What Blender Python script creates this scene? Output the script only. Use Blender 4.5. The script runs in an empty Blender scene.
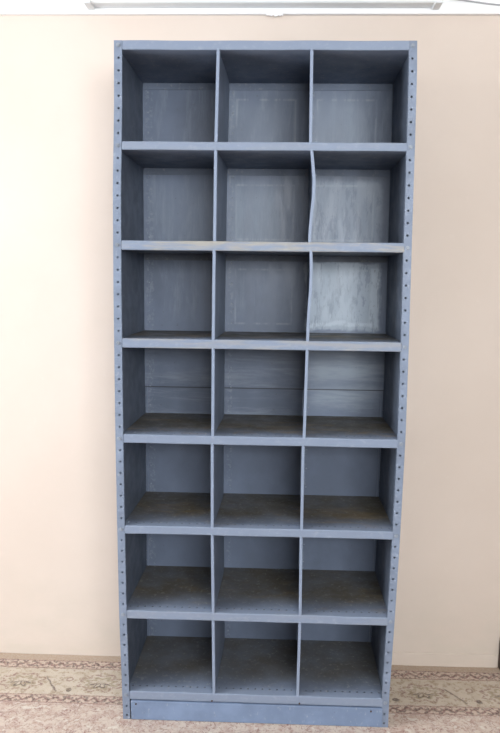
import bpy, bmesh, math, random
from mathutils import Vector, Matrix, noise
random.seed(7)
SC = bpy.context.scene
COL = SC.collection
W, D, H = 0.9, 0.36, 2.182
WALL_Y = 0.38
CEIL_Z = 2.60
CORN_Z = 2.39

# ------------------------------------------------------------------ nodes
class NT:
    """tiny expression builder on a node tree"""
    def __init__(s, name):
        s.m = bpy.data.materials.new(name); s.m.use_nodes = True
        s.t = s.m.node_tree; s.b = s.t.nodes['Principled BSDF']
        tc = s.t.nodes.new('ShaderNodeTexCoord'); s.co = tc.outputs['Object']
        sep = s.t.nodes.new('ShaderNodeSeparateXYZ'); s.t.links.new(s.co, sep.inputs[0])
        s.x, s.y, s.z = sep.outputs
    def put(s, inp, v):
        if isinstance(v, (int, float)): inp.default_value = v
        elif isinstance(v, (tuple, list)):
            inp.default_value = tuple(v) + ((1,) if len(v) == 3 and len(inp.default_value) == 4 else ())
        else: s.t.links.new(v, inp)
    def m_(s, op, *a, clamp=False):
        n = s.t.nodes.new('ShaderNodeMath'); n.operation = op; n.use_clamp = clamp
        for i, v in enumerate(a): s.put(n.inputs[i], v)
        return n.outputs[0]
    def add(s, a, b): return s.m_('ADD', a, b)
    def sub(s, a, b): return s.m_('SUBTRACT', a, b)
    def mul(s, a, b): return s.m_('MULTIPLY', a, b)
    def mx(s, a, b): return s.m_('MAXIMUM', a, b)
    def mn(s, a, b): return s.m_('MINIMUM', a, b)
    def ss(s, v, lo, hi, o0=0., o1=1.):
        n = s.t.nodes.new('ShaderNodeMapRange'); n.interpolation_type = 'SMOOTHSTEP'
        s.put(n.inputs[0], v)
        for i, q in enumerate((lo, hi, o0, o1)): n.inputs[1+i].default_value = q
        return n.outputs[0]
    def band(s, v, lo, hi, e):
        return s.mul(s.ss(v, lo-e, lo+e), s.ss(v, hi-e, hi+e, 1., 0.))
    def noise(s, scale=5, detail=4, rough=.55, stretch=(1, 1, 1), dist=0., off=(0, 0, 0), col=False):
        mp = s.t.nodes.new('ShaderNodeMapping'); s.t.links.new(s.co, mp.inputs[0])
        mp.inputs['Scale'].default_value = stretch; mp.inputs['Location'].default_value = off
        n = s.t.nodes.new('ShaderNodeTexNoise'); s.t.links.new(mp.outputs[0], n.inputs['Vector'])
        n.inputs['Scale'].default_value = scale; n.inputs['Detail'].default_value = detail
        n.inputs['Roughness'].default_value = rough; n.inputs['Distortion'].default_value = dist
        return n.outputs['Color' if col else 'Fac']
    def mix(s, f, a, b):
        n = s.t.nodes.new('ShaderNodeMix'); n.data_type = 'RGBA'
        s.put(n.inputs[0], f); s.put(n.inputs[6], a); s.put(n.inputs[7], b)
        return n.outputs[2]
    def bump(s, h, strength=.2, dist=.002):
        n = s.t.nodes.new('ShaderNodeBump'); s.put(n.inputs['Height'], h)
        n.inputs['Strength'].default_value = strength; n.inputs['Distance'].default_value = dist
        s.t.links.new(n.outputs[0], s.b.inputs['Normal'])
    def out(s, col, rough=.5, spec=.5, metal=0.):
        s.put(s.b.inputs['Base Color'], col); s.put(s.b.inputs['Roughness'], rough)
        s.put(s.b.inputs['Specular IOR Level'], spec); s.put(s.b.inputs['Metallic'], metal)
        return s.m

PAINT = (.205, .245, .325)
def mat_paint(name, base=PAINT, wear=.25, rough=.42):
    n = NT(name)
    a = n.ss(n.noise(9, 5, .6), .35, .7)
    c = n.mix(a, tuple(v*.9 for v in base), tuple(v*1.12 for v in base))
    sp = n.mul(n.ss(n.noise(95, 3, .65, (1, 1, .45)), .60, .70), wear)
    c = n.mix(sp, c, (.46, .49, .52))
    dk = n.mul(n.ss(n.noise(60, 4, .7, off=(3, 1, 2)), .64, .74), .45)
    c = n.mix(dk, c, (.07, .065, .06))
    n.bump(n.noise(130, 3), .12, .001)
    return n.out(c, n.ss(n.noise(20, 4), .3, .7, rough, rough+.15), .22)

def mat_shelf(name, brown, seed, lip_rust=0., idx=0):
    n = NT(name)
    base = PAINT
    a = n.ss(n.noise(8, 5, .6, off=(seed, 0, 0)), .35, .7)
    c = n.mix(a, tuple(v*.66 for v in base), tuple(v*.86 for v in base))  # base darkened to carry the shade inside the compartments
    # front edge and deck strip painted paler for the light they catch
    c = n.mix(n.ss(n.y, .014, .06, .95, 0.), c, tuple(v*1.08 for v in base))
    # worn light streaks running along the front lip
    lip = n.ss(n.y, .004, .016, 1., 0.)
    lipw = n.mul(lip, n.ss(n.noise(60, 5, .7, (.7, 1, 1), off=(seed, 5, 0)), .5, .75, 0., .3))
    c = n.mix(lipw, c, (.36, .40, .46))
    if lip_rust:
        r = n.mul(lip, n.ss(n.noise(5, 4, .6, (1, 1, 9), off=(seed, 9, 3)), .42, .62, 0., lip_rust))
        c = n.mix(r, c, (.36, .335, .29))
    # brown dust and rust left on the deck
    deck = n.mul(n.ss(n.y, .03, .15), n.ss(n.noise(7, 6, .7, (1, 1.2, 1), off=(seed*2, 1, 0)), .2, .7, .4, 1.))
    c = n.mix(n.mul(deck, brown), c, (.096, .078, .044))
    if 2 < idx < 7:
        rp = n.mul(n.band(n.y, .03, .25, .02), n.ss(n.noise(11, 5, .7, (.6, 1.5, 1), dist=.8, off=(seed, 3, 1)), .5, .66))
        c = n.mix(n.mul(rp, (.6, .45, .3, .25)[idx-3]), c, (.27, .185, .085))
    grit = n.mul(n.ss(n.y, .01, .03), n.ss(n.noise(70, 4, .7, off=(seed, 0, 4)), .55, .7, 0., .35))
    c = n.mix(grit, c, (.38, .37, .34))
    n.bump(n.noise(110, 3), .15, .001)
    return n.out(c, n.ss(n.noise(18, 4), .3, .7, .42, .6), .22)

def mat_divider():
    n = NT('blue_grey_divider_paint')
    a = n.ss(n.noise(9, 5, .6), .35, .7)
    c = n.mix(a, tuple(v*.72 for v in PAINT), tuple(v*.92 for v in PAINT))  # sheet darkened for interior shade, lit front edge lightened below
    c = n.mix(n.ss(n.y, .011, .02, 1., 0.), c, tuple(v*1.2 for v in PAINT))
    dk = n.mul(n.ss(n.noise(60, 4, .7, off=(3, 1, 2)), .64, .74), .4)
    c = n.mix(dk, c, (.07, .065, .06))
    n.bump(n.noise(130, 3), .1, .001)
    return n.out(c, .5, .22)

def mat_back():
    n = NT('worn_back_panel_paint')
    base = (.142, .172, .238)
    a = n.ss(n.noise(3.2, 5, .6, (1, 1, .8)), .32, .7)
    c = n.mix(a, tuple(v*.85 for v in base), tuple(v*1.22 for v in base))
    vst = n.noise(26, 6, .7, (1, 1, .16), dist=.3)
    hst = n.noise(22, 5, .7, (.12, 1, 1), dist=.3, off=(4, 0, 2))
    vs2 = n.ss(n.noise(48, 6, .72, (1, 1, .25), dist=.25, off=(1, 4, 4)), .36, .62, .2, 1.)
    # horizontal rubbing marks in the fourth row, upright ones above
    c = n.mix(n.mul(n.mul(n.band(n.z, .97, 1.27, .03), n.ss(hst, .42, .68)), .38), c, (.33, .37, .42))
    c = n.mix(n.mul(n.mul(n.ss(n.z, 1.3, 1.4), n.ss(vst, .46, .72)), .32), c, (.36, .41, .47))
    # pale scouring with window reflection painted in, right-hand cells of the upper rows
    warp = n.mul(n.sub(n.noise(9, 4, .6, off=(7, 7, 7)), .5), .06)
    xx = n.add(n.x, warp); zz = n.add(n.z, warp)
    def patch(x0, x1, z0, z1, e, s, col=(.46, .53, .60), tex=None):
        nonlocal c
        m = n.mul(n.band(xx, x0, x1, e), n.band(zz, z0, z1, e))
        m = n.mul(m, n.ss(vst if tex is None else tex, .3, .62, .45, 1.))
        c = n.mix(n.mul(m, s), c, col)
    patch(.60, .868, 1.30, 1.545, .006, .72, (.42, .49, .57), tex=vs2)
    patch(.65, .78, 1.33, 1.52, .03, .35, (.60, .67, .74), tex=n.ss(n.noise(45, 5, .7, (1, 1, .2), off=(6, 6, 1)), .35, .6))
    patch(.835, .862, 1.31, 1.53, .004, .4, (.58, .65, .72), tex=vs2)
    patch(.61, .85, 1.315, 1.33, .005, .4, (.62, .69, .75), tex=vs2)
    patch(.60, .855, 1.585, 1.83, .014, .38, (.42, .48, .56), tex=vs2)
    patch(.61, .80, 1.89, 2.10, .03, .22)
    patch(.33, .52, 1.60, 1.80, .03, .22)
    patch(.33, .50, 1.90, 2.09, .03, .15)
    patch(.05, .27, 1.60, 1.80, .04, .12)
    patch(.63, .86, 1.02, 1.22, .04, .35, tex=hst)
    # pale scribed outline inside the cells of the upper rows
    for (x0, x1) in ((.345, .555), (.625, .835)):
        for (z0, z1) in ((1.32, 1.52), (1.62, 1.815), (1.915, 2.105)):
            o_ = n.mul(n.band(n.x, x0, x1, .003), n.band(n.z, z0, z1, .003))
            i_ = n.mul(n.band(n.x, x0+.006, x1-.006, .003), n.band(n.z, z0+.006, z1-.006, .003))
            c = n.mix(n.mul(n.m_('SUBTRACT', o_, i_, clamp=True), n.ss(vst, .4, .6, 0., .28)), c, (.5, .55, .6))
    # chipped specks down the left edge of every cell
    ex = n.mx(n.mx(n.band(n.x, .025, .052, .004), n.band(n.x, .322, .34, .004)), n.band(n.x, .606, .618, .003))
    ch = n.mul(ex, n.ss(n.noise(90, 4, .7, off=(2, 8, 1)), .5, .62))
    c = n.mix(n.mul(ch, .16), c, (.5, .53, .52))
    dk = n.ss(n.noise(75, 3, .7, off=(3, 1, 2)), .66, .76, 0., .5)
    c = n.mix(dk, c, (.07, .065, .06))
    n.bump(n.noise(60, 4, .6, (1, 1, .3)), .12, .001)
        # shadow line painted along the lapped seam between the two sheets
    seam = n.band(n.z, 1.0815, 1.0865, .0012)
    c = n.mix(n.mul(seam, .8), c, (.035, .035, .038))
    return n.out(c, n.ss(vst, .35, .7, .36, .54), .38)

def mat_wall():
    n = NT('peach_wall_paint')
    a = n.noise(1.8, 5, .55)
    c = n.mix(n.ss(a, .3, .7), (.675, .575, .50), (.71, .61, .535))
    s = n.ss(n.noise(30, 5, .7, (1, 1, .7)), .62, .74, 0., .12)
    c = n.mix(s, c, (.82, .74, .66))
    # blotchy greyer tone towards the foot of the wall
    lo = n.mul(n.ss(n.z, .04, .5, 1., 0.), n.ss(n.noise(5, 5, .6, (1, 1, 2)), .4, .7, .15, .5))
    c = n.mix(lo, c, (.60, .54, .46))
    n.bump(n.noise(45, 4, .6), .10, .002)
    return n.out(c, .75, .25)

def mat_simple(name, col, rough=.6, spec=.4, var=.06, scale=12, bump=.05, metal=0.):
    n = NT(name)
    c = n.mix(n.ss(n.noise(scale, 4), .3, .7), tuple(v*(1-var) for v in col), tuple(min(1, v*(1+var)) for v in col))
    n.bump(n.noise(scale*6, 3), bump, .001)
    return n.out(c, rough, spec, metal)

def mat_rug():
    n = NT('patterned_wool_rug')
    j = n.mul(n.sub(n.noise(38, 3, .6), .5), .016)
    j2 = n.mul(n.sub(n.noise(38, 3, .6, off=(5, 5, 5)), .5), .016)
    X = n.add(n.x, j); Y = n.add(n.y, j2)
    cream, tan = (.56, .485, .395), (.42, .32, .24)
    mauve, dark, rose = (.20, .085, .085), (.075, .05, .05), (.45, .32, .27)
    blot = n.ss(n.noise(24, 5, .65), .42, .62)
    field = n.mix(n.mul(blot, .75), (.58, .49, .42), rose)
    blot2 = n.ss(n.noise(40, 5, .7, off=(8, 2, 3)), .50, .64)
    field = n.mix(n.mul(blot2, .6), field, (.30, .17, .14))
    curl = n.band(n.noise(26, 3, .5, dist=1.6, off=(1, 2, 3)), .485, .515, .012)
    field = n.mix(n.mul(curl, .7), field, mauve)
    fl = n.ss(n.noise(30, 2, .5, off=(9, 2, 3)), .62, .68)
    field = n.mix(n.mul(fl, .7), field, (.66, .62, .55))
    # wide border: rosettes at a fixed repeat with small sprigs and slanting bars between them
    bord = n.mix(n.mul(n.ss(n.noise(14, 5, .6, off=(3, 3, 3)), .4, .65), .6), cream, (.45, .37, .28))
    per = .294
    u = n.sub(n.m_('FLOORED_MODULO', n.add(X, .42+per/2), per), per/2)
    v = n.sub(Y, .198)
    r = n.m_('SQRT', n.add(n.mul(n.mul(u, u), .42), n.mul(v, v)))
    th = n.m_('ARCTAN2', v, n.mul(u, .65))
    pet = n.mul(n.m_('COSINE', n.mul(th, 8)), .006)
    rp = n.add(r, pet)
    bord = n.mix(n.mul(n.band(rp, .044, .053, .002), n.ss(n.noise(90, 3, .6), .42, .55, .1, .7)), bord, mauve)
    bord = n.mix(n.mul(n.band(rp, .024, .034, .002), .6), bord, (.25, .2, .12))
    v2 = n.add(v, .014)
    core = n.m_('SQRT', n.add(n.mul(n.mul(u, u), .25), n.mul(v2, v2)))
    bord = n.mix(n.mul(n.band(n.add(core, pet), .006, .014, .002), .8), bord, dark)
    w = n.sub(n.m_('ABSOLUTE', u), per/2)              # zero half-way between rosettes
    bar = n.mul(n.band(n.add(n.sub(u, .105), n.mul(v, .7)), -.004, .004, .003), n.band(v, -.06, .03, .01))
    bord = n.mix(n.mul(bar, .75), bord, dark)
    sp = n.m_('SQRT', n.add(n.mul(n.add(u, .105), n.add(u, .105)), n.mul(n.add(v, .045), n.add(v, .045))))
    bord = n.mix(n.mul(n.ss(sp, .009, .013, 1., 0.), .8), bord, dark)
    sp2 = n.m_('SQRT', n.add(n.mul(n.add(u, .12), n.add(u, .12)), n.mul(n.sub(v, .02), n.sub(v, .02))))
    bord = n.mix(n.mul(n.band(sp2, .008, .013, .002), .7), bord, mauve)
    sg = n.ss(n.noise(60, 3, .6, off=(6, 1, 3)), .6, .66)
    bord = n.mix(n.mul(sg, .5), bord, mauve)
    br = n.ss(n.noise(34, 5, .7, off=(2, 2, 6)), .50, .62)
    bord = n.mix(n.mul(br, .55), bord, (.25, .17, .10))
    # narrow guard stripes with a running floral zigzag
    def guard(mid):
        ph = n.mul(n.m_('SINE', n.mul(X, 2*math.pi/.046)), .009)
        zz = n.band(n.sub(n.sub(Y, mid), ph), -.006, .006, .003)
        g = n.mix(n.mul(zz, .7), (.55, .43, .35), mauve)
        d = n.ss(n.noise(75, 3, .6), .48, .58)
        return n.mix(n.mul(d, .68), g, dark)
    c = n.mix(n.ss(n.y, .076, .079), field, guard(.099))
    c = n.mix(n.ss(n.y, .119, .122), c, bord)
    c = n.mix(n.ss(n.y, .285, .288), c, guard(.311))
    for e in (.0775, .1205, .2865, .336):
        c = n.mix(n.mul(n.band(Y, e-.003, e+.003, .002), .55), c, mauve)
    c = n.mix(n.ss(n.y, .338, .341), c, tan)
    fib = n.ss(n.noise(130, 3, .7), .45, .6, 0., .35)
    c = n.mix(fib, c, (.54, .48, .41))
    n.bump(n.add(n.noise(220, 2), n.mul(n.noise(30, 3), .6)), .5, .003)
    return n.out(c, .95, .1)

M = dict(
    paint=mat_paint('blue_grey_enamel'),
    divider=mat_divider(), side=mat_paint('blue_grey_side_panel_shaded', tuple(v*.52 for v in PAINT), .12),  # side sheets: enamel colour darkened to carry interior shade
    kick=mat_paint('blue_grey_kick_plate_paint', (.19, .25, .37), .3),
    bolt=mat_paint('blue_grey_bolt_paint', (.25, .28, .33), .5, .3),
    back=mat_back(), wall=mat_wall(), dim=mat_simple('brown_side_wall_paint', (.20, .16, .13), .8, .2), rug=mat_rug(),
    ceil=mat_simple('white_ceiling_paint', (.95, .95, .95), .8, .2, .01),
    batten=mat_simple('white_enamelled_batten', (.74, .76, .77), .35, .5, .02),
    tube=mat_simple('milky_tube_glass', (.88, .90, .90), .15, .6, .01),
    cap=mat_simple('grey_plastic_cap', (.42, .42, .44), .5, .4),
    metal=mat_simple('dull_metal', (.5, .5, .5), .35, .5, .05, metal=1.),
    wood=mat_simple('dark_brown_wood', (.07, .045, .032), .55, .4, .25, 30),
    floor=mat_simple('brown_floor_boards', (.13, .09, .06), .5, .4, .2),
    frame=mat_simple('white_window_paint', (.8, .8, .78), .5, .4, .03),
)

# ------------------------------------------------------------------ mesh helpers
def lerp_tab(tab, z):
    if z <= tab[0][0]: return tab[0][1]
    for (a, b), (c, d) in zip(tab, tab[1:]):
        if z <= c:
            t = (z-a)/(c-a); return b+(d-b)*t
    return tab[-1][1]
# how far the old uprights bow outwards, by height (metres)
BOW_L = [(0, .000), (.25, -.006), (.38, -.009), (.70, -.012), (1.0, -.0135), (1.45, -.0135), (1.75, -.011), (2.0, -.004), (2.177, -.002)]
BOW_R = [(0, -.008), (.12, -.008), (.38, -.001), (.65, .005), (1.0, .009), (1.3, .007), (1.6, .003), (1.9, .000), (2.1, -.003), (2.177, -.006)]
def bow(x, z, y=0.):
    k = min(1, max(0, y/D))
    l = lerp_tab(BOW_L, z)*(1-k); r = lerp_tab(BOW_R, z)*(1-.4*k)+.006*k
    return x + l + (r-l)*(x/W)

def obj(name, bm, mat, parent=None, warp=False, smooth=False, off=(0, 0, 0)):
    bmesh.ops.remove_doubles(bm, verts=bm.verts, dist=1e-5)
    if warp:
        for v in bm.verts: v.co.x = bow(v.co.x, v.co.z, v.co.y)
    bmesh.ops.recalc_face_normals(bm, faces=bm.faces)
    me = bpy.data.meshes.new(name); bm.to_mesh(me); bm.free()
    me.materials.append(mat)
    if smooth:
        for p in me.polygons: p.use_smooth = True
    o = bpy.data.objects.new(name, me); COL.objects.link(o)
    if parent: o.parent = parent
    o.location = off
    return o

def box(bm, x0, x1, y0, y1, z0, z1, nx=1, nz=1, bev=0.):
    """box, optionally cut into slices along x / z"""
    t = bmesh.new()
    bmesh.ops.create_cube(t, size=1)
    for v in t.verts:
        v.co = Vector((x0+(v.co.x+.5)*(x1-x0), y0+(v.co.y+.5)*(y1-y0), z0+(v.co.z+.5)*(z1-z0)))
    if bev:
        bmesh.ops.bevel(t, geom=t.edges[:], offset=bev, segments=2, affect='EDGES', profile=.5)
    for i in range(1, nx):
        g = t.verts[:]+t.edges[:]+t.faces[:]
        bmesh.ops.bisect_plane(t, geom=g, plane_co=(x0+(x1-x0)*i/nx, 0, 0), plane_no=(1, 0, 0))
    for i in range(1, nz):
        g = t.verts[:]+t.edges[:]+t.faces[:]
        bmesh.ops.bisect_plane(t, geom=g, plane_co=(0, 0, z0+(z1-z0)*i/nz), plane_no=(0, 0, 1))
    mp = [bm.verts.new(v.co) for v in t.verts]
    t.verts.index_update()
    for f in t.faces: bm.faces.new([mp[v.index] for v in f.verts])
    t.free()

def holed(bm, cells, fn, r, depth):
    """strip of rectangular cells with a round punched hole in each; fn(u,v,w) -> point"""
    N = 16
    for (u0, u1, v0, v1, hole) in cells:
        uc, vc = (u0+u1)/2, (v0+v1)/2
        if not hole:
            q = []
            for k in range(N):
                a = 2*math.pi*k/N; dx, dy = math.cos(a), math.sin(a); s = max(abs(dx), abs(dy))
                q.append(bm.verts.new(fn(uc+dx/s*(u1-u0)/2, vc+dy/s*(v1-v0)/2, 0)))
            bm.faces.new(q); continue
        A, B, C_ = [], [], []
        hu = uc if hole is True else hole
        for k in range(N):
            a = 2*math.pi*k/N; dx, dy = math.cos(a), math.sin(a); s = max(abs(dx), abs(dy))
            A.append(bm.verts.new(fn(uc+dx/s*(u1-u0)/2, vc+dy/s*(v1-v0)/2, 0)))
            B.append(bm.verts.new(fn(hu+dx*r, vc+dy*r, 0)))
            C_.append(bm.verts.new(fn(hu+dx*r, vc+dy*r, depth)))
        for k in range(N):
            l = (k+1) % N
            bm.faces.new((A[k], A[l], B[l], B[k])); bm.faces.new((B[k], B[l], C_[l], C_[k]))

def cyl(bm, p0, p1, r0, r1=None, n=16, caps=True):
    r1 = r0 if r1 is None else r1
    p0, p1 = Vector(p0), Vector(p1); ax = (p1-p0).normalized()
    a = ax.orthogonal().normalized(); b = ax.cross(a)
    R0 = [bm.verts.new(p0+(a*math.cos(2*math.pi*k/n)+b*math.sin(2*math.pi*k/n))*r0) for k in range(n)]
    R1 = [bm.verts.new(p1+(a*math.cos(2*math.pi*k/n)+b*math.sin(2*math.pi*k/n))*r1) for k in range(n)]
    for k in range(n):
        l = (k+1) % n; bm.faces.new((R0[k], R0[l], R1[l], R1[k]))
    if caps: bm.faces.new(R0[::-1]); bm.faces.new(R1)

def thing(name, label, cat, loc=(0, 0, 0), group=None):
    o = bpy.data.objects.new(name, None); COL.objects.link(o)
    o.empty_display_size = .05; o.location = loc
    o['label'] = label; o['category'] = cat
    if group: o['group'] = group
    return o
def struct(name, bm, mat, parent=None, label=None):
    o = obj(name, bm, mat, parent)
    if not parent: o['kind'] = 'structure'
    if label: o['label'] = label
    return o

# ------------------------------------------------------------------ the room
XL, XR, YF = -2.7, 3.3, -3.7
T = .12
def wall_with_opening(x0, x1, y0, y1, axis, a0, a1, z0, z1):
    bm = bmesh.new()
    if axis == 'y':
        box(bm, x0, x1, y0, a0, -.01, CEIL_Z); box(bm, x0, x1, a1, y1, -.01, CEIL_Z)
        box(bm, x0, x1, a0, a1, -.01, z0); box(bm, x0, x1, a0, a1, z1, CEIL_Z)
    else:
        box(bm, x0, a0, y0, y1, -.01, CEIL_Z); box(bm, a1, x1, y0, y1, -.01, CEIL_Z)
        box(bm, a0, a1, y0, y1, -.01, z0); box(bm, a0, a1, y0, y1, z1, CEIL_Z)
    return bm
bm = bmesh.new(); box(bm, XL-T, XR+T, YF-T, WALL_Y+T, -.11, -.01); struct('floor', bm, M['floor'])
bm = bmesh.new(); box(bm, XL-T, XR+T, YF-T, WALL_Y+T, CEIL_Z, CEIL_Z+.1); struct('ceiling', bm, M['ceil'])
bm = bmesh.new(); box(bm, XL-T, XR+T, WALL_Y, WALL_Y+T, -.01, CEIL_Z)
struct('wall_back', bm, M['wall'])
WL = (-2.1, -.45, .85, 2.45)       # left window: y0 y1 z0 z1
struct('wall_left', wall_with_opening(XL-T, XL, YF, WALL_Y, 'y', *WL), M['wall'])
bm = bmesh.new(); box(bm, XR, XR+T, YF, WALL_Y, -.01, CEIL_Z); struct('wall_right', bm, M['dim'])
WF = (.35, 2.35, 1.45, 2.45)            # window behind the camera: x0 x1 z0 z1
struct('wall_front', wall_with_opening(XL-T, XR+T, YF-T, YF, 'x', *WF), M['dim'])
bm = bmesh.new()                    # left window frame
y0, y1, z0, z1 = WL; xa, xb = XL-.08, XL-.03
for (a, b, c, d) in ((y0, y1, z0, z0+.04), (y0, y1, z1-.04, z1), (y0, y0+.04, z0, z1), (y1-.04, y1, z0, z1), ((y0+y1)/2-.02, (y0+y1)/2+.02, z0, z1)):
    box(bm, xa, xb, a, b, c, d, bev=.003)
struct('window_1', bm, M['frame'])
bm = bmesh.new()
x0, x1, z0, z1 = WF; ya, yb = YF-.08, YF-.03
for (a, b, c, d) in ((x0, x1, z0, z0+.05), (x0, x1, z1-.05, z1), (x0, x0+.05, z0, z1), (x1-.05, x1, z0, z1), ((x0+x1)/2-.025, (x0+x1)/2+.025, z0, z1)):
    box(bm, a, b, ya, yb, c, d, bev=.003)
struct('window_2', bm, M['frame'])
# white board along the top of the back wall
bm = bmesh.new(); box(bm, XL, XR, WALL_Y-.018, WALL_Y, CORN_Z, CEIL_Z, bev=.002)
trim = struct('trim_1', bm, M['ceil'])
# skirting, painted like the wall, right of the shelving
bm = bmesh.new(); box(bm, .93, 1.377, WALL_Y-.005, WALL_Y, -.002, .052, bev=.002)
struct('baseboard_back', bm, M['wall'])
# peeling paint where ceiling and wall meet
bm = bmesh.new()
for k in range(7):
    cx = .448+k*.009+random.uniform(-.003, .003); r = random.uniform(.004, .008)
    vs = [bm.verts.new((cx+r*math.cos(a)*random.uniform(.6, 1.2), WALL_Y-.021+.002*math.sin(a*2), CORN_Z-.003+r*math.sin(a)*random.uniform(.6, 1.2))) for a in [i*math.pi/3 for i in range(6)]]
    f = bm.faces.new(vs); e = bmesh.ops.extrude_face_region(bm, geom=[f])
    for v in e['geom']:
        if isinstance(v, bmesh.types.BMVert): v.co.y += .003
struct('peeling_paint', bm, M['ceil'], parent=trim)

# ------------------------------------------------------------------ rug
bm = bmesh.new()
nx, ny = 150, 60
RX0, RX1, RY0, RY1 = -1.3, 1.75, -1.1, WALL_Y-.001
def rz(x, y):
    if -.03 < x < .93 and y > -.03: return 0.
    h = .0035*max(0, noise.noise(Vector((x*3.1, y*2.3, 1.7))))
    fade = min(1, max(0, (max(-.03-x, x-.93, -.03-y))/.05))
    return h*fade
grid = [[bm.verts.new((RX0+(RX1-RX0)*i/nx, RY0+(RY1-RY0)*j/ny, rz(RX0+(RX1-RX0)*i/nx, RY0+(RY1-RY0)*j/ny))) for j in range(ny+1)] for i in range(nx+1)]
for i in range(nx):
    for j in range(ny): bm.faces.new((grid[i][j], grid[i+1][j], grid[i+1][j+1], grid[i][j+1]))
ge = bmesh.ops.extrude_face_region(bm, geom=bm.faces[:])
for v in ge['geom']:
    if isinstance(v, bmesh.types.BMVert): v.co.z = -.0095
rug = obj('rug', bm, M['rug'], smooth=False)
rug['label'] = 'cream and pink patterned oriental rug with floral border covering the floor'; rug['category'] = 'rug'

# ------------------------------------------------------------------ shelving unit
ZT = [2.182, 1.892, 1.597, 1.2935, .9855, .6825, .3895, .1035]
ZB = [2.155, 1.867, 1.568, 1.264, .957, .655, .361, .0735]
root = thing('shelving_unit', 'tall blue-grey metal shelving unit with twenty-one open compartments standing against the peach wall', 'shelf')
FW = .0255                           # flange width

def hole_z():
    """punched hole heights: eight steps per shelf pitch, a bolt at every shelf"""
    out = []
    cz = [(a+b)/2 for a, b in zip(ZT, ZB)]
    for a, b in zip(cz, cz[1:]):
        for k in range(8): out.append((a+(b-a)*k/8, k == 0))
    out.append((cz[-1], True)); out.append((.045, False)); out.append((.015, False))
    return out
HZ = hole_z()
def make_upright(right, rear):
    bm = bmesh.new()
    zs = [z for z, _ in HZ]
    edges = [H]+[(a+b)/2 for a, b in zip(zs, zs[1:])]+[0.0005]
    cells = []
    for i, (z, isb) in enumerate(HZ):
        cells.append((0, FW, edges[i+1], edges[i], .0140 if not isb else False))
    yf, yi = (0., 1) if not rear else (D, -1)
    mir = (lambda x: W-x) if right else (lambda x: x)
    holed(bm, cells, lambda u, v, w: Vector((mir(u), yf+yi*w, v)), .0034, .0016)
    # back face of the flange
    for i in range(len(zs)):
        box(bm, *(sorted((mir(FW-.0012), mir(FW)))), *sorted((yf, yf+yi*.006)), edges[i+1], edges[i])
    # side flange
    nzs = len(zs)
    for i in range(nzs):
        box(bm, *(sorted((mir(0), mir(.0015)))), *sorted((yf+yi*.0005, yf+yi*.034)), edges[i+1], edges[i])
    for i in range(nzs):             # web closing the post behind the holes
        box(bm, *(sorted((mir(.0015), mir(.0155)))), *sorted((yf+yi*.030, yf+yi*.031)), edges[i+1], edges[i])
    o = obj('upright', bm, M['paint'], root, warp=True)
    if not rear:
        for z, isb in HZ:
            if not isb: continue
            b = bmesh.new(); x = bow(mir(.0125), z)
            cyl(b, (x, .0005, z), (x, -.0012, z), .0068, .0066, 16)
            cyl(b, (x, -.0012, z), (x, -.0035, z), .0050, .0042, 6)
            obj('bolt', b, M['bolt'], o)
    return o
for right in (False, True):
    for rear in (False, True): make_upright(right, rear)

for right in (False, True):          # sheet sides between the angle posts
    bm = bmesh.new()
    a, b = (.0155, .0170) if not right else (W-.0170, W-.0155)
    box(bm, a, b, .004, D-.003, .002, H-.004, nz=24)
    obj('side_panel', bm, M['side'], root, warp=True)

for i, (zt, zb) in enumerate(zip(ZT, ZB)):
    bm = bmesh.new()
    x0, x1 = .0175, W-.0175
    # deck: perforated strip along the front, plain sheet behind, perforated strip at the rear
    n = 35
    def strip(ya, yb, z, r, bottom=False):
        cells = [(x0+(x1-x0)*k/n, x0+(x1-x0)*(k+1)/n, ya, yb, True) for k in range(n)]
        holed(bm, cells, lambda u, v, w: Vector((u, v, z+(w if bottom else -w))), r, .0012)
    strip(.021, .045, zt-.0008, .0036)
    box(bm, x0, x1, .008, .021, zt-.0020, zt-.0008, nx=10)
    box(bm, x0, x1, .045, D-.003, zt-.0020, zt-.0008, nx=10)
    # closed underside
    box(bm, x0, x1, .004, D-.040, zb+.0005, zb+.0017, nx=10)
    strip(D-.040, D-.010, zb+.0005, .0030, True)
    # front lip with a rounded edge, very slightly dented
    t = bmesh.new()
    box(t, FW-.0006, W-FW+.0045, -.0012, .0105, zb, zt, nx=45, bev=.0028)
    for v in t.verts:
        k = noise.noise(Vector((v.co.x*6, i*3.3, 0)))
        k2 = noise.noise(Vector((v.co.x*9, i*5.1, 4)))
        v.co.z += .0012*k; v.co.y += .0011*k2
    mp = [bm.verts.new(v.co) for v in t.verts]; t.verts.index_update()
    for f in t.faces: bm.faces.new([mp[v.index] for v in f.verts])
    t.free()
    # rear lip turned down against the back
    if i < 7:
        box(bm, x0+.002, x1-.002, D-.0140, D-.0112, zb-(.0215 if i < 3 else .008), zb+.001, nx=10)
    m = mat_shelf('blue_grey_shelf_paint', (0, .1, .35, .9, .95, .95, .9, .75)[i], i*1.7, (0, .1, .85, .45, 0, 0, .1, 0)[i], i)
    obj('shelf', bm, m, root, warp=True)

# back: an upper and a lower sheet lapped in the fourth row
backs = []
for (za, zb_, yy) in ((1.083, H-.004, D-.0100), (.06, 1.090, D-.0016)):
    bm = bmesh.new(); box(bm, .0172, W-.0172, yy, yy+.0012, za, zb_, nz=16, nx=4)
    backs.append(obj('back_panel', bm, M['back'], root, warp=True))

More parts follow.
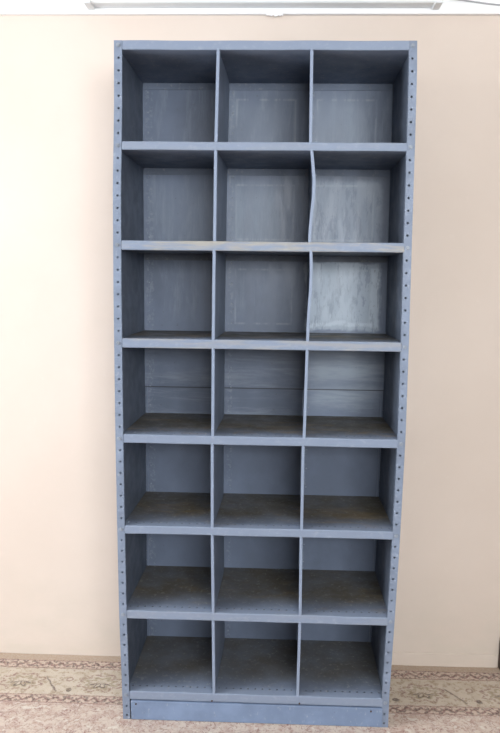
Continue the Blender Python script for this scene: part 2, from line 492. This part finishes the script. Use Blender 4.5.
# dividers: (x at foot, x at head) of each, from the photograph; a few are bent
DV1 = [(.3035, .3090), (.3010, .3030), (.2985, .3000), (.2985, .2985), (.2985, .2970), (.3030, .2985), (.3070, .3030)]
DV2 = [(.5885, .5860), (None, None), (None, None), (.5893, .5925), (.5880, .5870), (.5895, .5872), (.5872, .5892)]
BENT = {1: [(0, .5925), (.12, .5928), (.35, .5975), (.52, .6020), (.70, .6018), (.88, .5965), (1, .5926)],
        2: [(0, .5933), (.2, .5936), (.38, .5955), (.55, .5985), (.72, .6000), (.88, .5990), (1, .5972)]}
def make_divider(row, xf, xh, bent=None):
    zlo, zhi = ZT[row+1]-.0006, ZB[row]+.0004
    NZ, NY = 20, 6
    def cx(t, yfrac):
        base = xf+(xh-xf)*t
        if bent:
            b = lerp_tab(bent, t); mid = (bent[0][1]+bent[-1][1])/2
            base = b*(1-yfrac)+mid*yfrac
        return base+.012*yfrac
    bm = bmesh.new()
    def slab(ya, yb, hw, ny):
        vs = {}
        for i in range(NZ+1):
            t = i/NZ; z = zlo+(zhi-zlo)*t
            for j in range(ny+1):
                y = ya+(yb-ya)*j/ny
                c = cx(t, min(1, (y/.3)**.8 if y > 0 else 0))
                for s in (-1, 1): vs[i, j, s] = bm.verts.new((c+s*hw, y, z))
        for i in range(NZ):
            for j in range(ny):
                for s in (-1, 1): bm.faces.new((vs[i, j, s], vs[i+1, j, s], vs[i+1, j+1, s], vs[i, j+1, s]))
            for j in (0, ny): bm.faces.new((vs[i, j, -1], vs[i+1, j, -1], vs[i+1, j, 1], vs[i, j, 1]))
        for j in range(ny):
            for i in (0, NZ): bm.faces.new((vs[i, j, -1], vs[i, j+1, -1], vs[i, j+1, 1], vs[i, j, 1]))
    slab(.0125, D-.0125, .0007, NY)                   # the sheet
    slab(.0015, .0125, .0047, 1)                     # folded front edge
    slab(-.0003, .0016, .0042, 1)
    c = cx(1, 0); box(bm, c-.003, c+.003, -.0022, .0005, zhi-.002, zhi+.0035, bev=.0006)   # tab hooked over the lip above
    obj('divider', bm, M['divider'], root)
for r in range(7):
    make_divider(r, *DV1[r])
    if r in BENT: make_divider(r, 0, 0, BENT[r])
    else: make_divider(r, *DV2[r])

# kick plate below the lowest shelf
bm = bmesh.new()
box(bm, FW+.003, W-FW+.0035, -.0016, -.0004, .002, .066, nx=20)
box(bm, FW+.003, W-FW+.0035, -.0022, .016, .0635, .0690, nx=20, bev=.001)
box(bm, FW+.003, W-FW-.0015, .0008, .012, .0005, .003, nx=20)
kick = obj('kick_plate', bm, M['kick'], root, warp=True)
for x, z in ((.305, .078), (.046, .058), (.84, .058), (.60, .078)):
    b = bmesh.new(); x = bow(x, z)
    cyl(b, (x, .0012, z), (x, -.0038, z), .0034, .0028, 10)
    obj('bolt', b, M['wood'], kick)['label'] = 'dark rusty bolt head'
# rivets down the left edge of each cell's back
proto = None
for r in range(7):
    for xc in (.036, .331, .612):
        for k in range(4):
            z = ZT[r+1]+.03+k*(ZB[r]-ZT[r+1]-.06)/3
            up = z > 1.088
            p = (bow(xc, z, D), D-.0098 if up else D-.0014, z)
            if proto is None:
                bm = bmesh.new(); cyl(bm, (0, 0, 0), (0, -.0022, 0), .0030, .0018, 8)
                o = proto = obj('rivet', bm, M['bolt'])
            else:
                o = proto.copy(); COL.objects.link(o)
            o.parent = backs[0 if up else 1]; o.location = p

# ------------------------------------------------------------------ ceiling light near the wall
lt = thing('ceiling_light', 'long white fluorescent batten fixed along the white board above the shelving unit', 'ceiling light', (.43, .33, 2.412))
L = .60
bm = bmesh.new(); box(bm, -L, L, -.008, .030, -.004, .040, nx=6, bev=.002); obj('housing', bm, M['batten'], lt)
bm = bmesh.new(); cyl(bm, (-L+.02, -.020, .002), (L-.02, -.020, .002), .0105, n=24); obj('tube', bm, M['tube'], lt, smooth=False)
for s in (-1, 1):
    bm = bmesh.new(); xa, xb = sorted((s*(L-.022), s*(L+.003)))
    box(bm, xa, xb, -.034, .029, -.012, .042, bev=.003); obj('end_cap', bm, M['batten'], lt)
# cable running along the ceiling to the light
cu = bmesh.new()
pts = [Vector((x, .357, z)) for x, z in ((1.034, 2.445), (1.08, 2.436), (1.14, 2.428), (1.20, 2.420), (1.30, 2.411), (1.5, 2.405), (3.29, 2.405))]
for a, b in zip(pts, pts[1:]): cyl(cu, a, b, .0028, n=8)
cb = obj('power_cable', cu, M['cap']); cb['label'] = 'thin grey cable running along the white board right of the light'; cb['category'] = 'cable'
# little hook in the ceiling at the left
hk = bmesh.new()
P = Vector((-.12, .362, 2.438)); prev = P
for k in range(9):
    a = math.pi*1.5*k/8
    q = P+Vector((.006-.006*math.cos(a), -.006, -.006-.006*math.sin(a)))
    cyl(hk, prev, q, .0017, n=8); prev = q
hk = obj('wall_hook', hk, M['wood']); hk['label'] = 'small dark hook on the white board above the wall, left end of the light'; hk['category'] = 'hook'

# dark block at the foot of the wall, right edge
bm = bmesh.new(); box(bm, 1.379, 1.46, WALL_Y-.032, WALL_Y-.001, .0, .125, bev=.003)
dk = obj('wooden_block', bm, M['wood'], off=(0, 0, .002)); dk['label'] = 'dark brown wooden block against the wall at the right edge of the photo'; dk['category'] = 'block'

# ------------------------------------------------------------------ light
def area(name, loc, rot, sx, sy, e, col):
    l = bpy.data.lights.new(name, 'AREA'); l.shape = 'RECTANGLE'; l.size = sx; l.size_y = sy; l.energy = e; l.color = col
    o = bpy.data.objects.new(name, l); COL.objects.link(o); o.location = loc; o.rotation_euler = rot
    return o
area('daylight_left_window', (XL-.14, (WL[0]+WL[1])/2, (WL[2]+WL[3])/2), (0, -math.pi/2, 0), WL[3]-WL[2], WL[1]-WL[0], 168, (.88, .94, 1))
area('daylight_rear_window', ((WF[0]+WF[1])/2, YF-.14, (WF[2]+WF[3])/2), (math.pi/2, 0, 0), WF[1]-WF[0], WF[3]-WF[2], 170, (.93, .97, 1))
w = bpy.data.worlds.new('sky'); SC.world = w; w.use_nodes = True
w.node_tree.nodes['Background'].inputs[0].default_value = (.75, .86, 1, 1)
w.node_tree.nodes['Background'].inputs[1].default_value = .25

# ------------------------------------------------------------------ camera
cd = bpy.data.cameras.new('camera'); cam = bpy.data.objects.new('camera', cd); COL.objects.link(cam)
F = Vector((-0.03054123, 0.99128486, -0.12814665)); R_ = Vector((0.99940157, 0.03236822, 0.01219828)); U = Vector((-0.01623985, 0.12769742, 0.99168021))
mw = Matrix((( R_.x, U.x, -F.x, .4798), (R_.y, U.y, -F.y, -2.1047), (R_.z, U.z, -F.z, 1.4826), (0, 0, 0, 1)))
cam.matrix_world = mw
cd.sensor_fit = 'HORIZONTAL'; cd.sensor_width = 36; cd.lens = 676.55/500*36
cd.clip_start = .05
SC.camera = cam
vs = SC.view_settings
vs.view_transform = 'Standard'; vs.look = 'None'; vs.gamma = 1; vs.use_curve_mapping = False; vs.exposure = -0.22
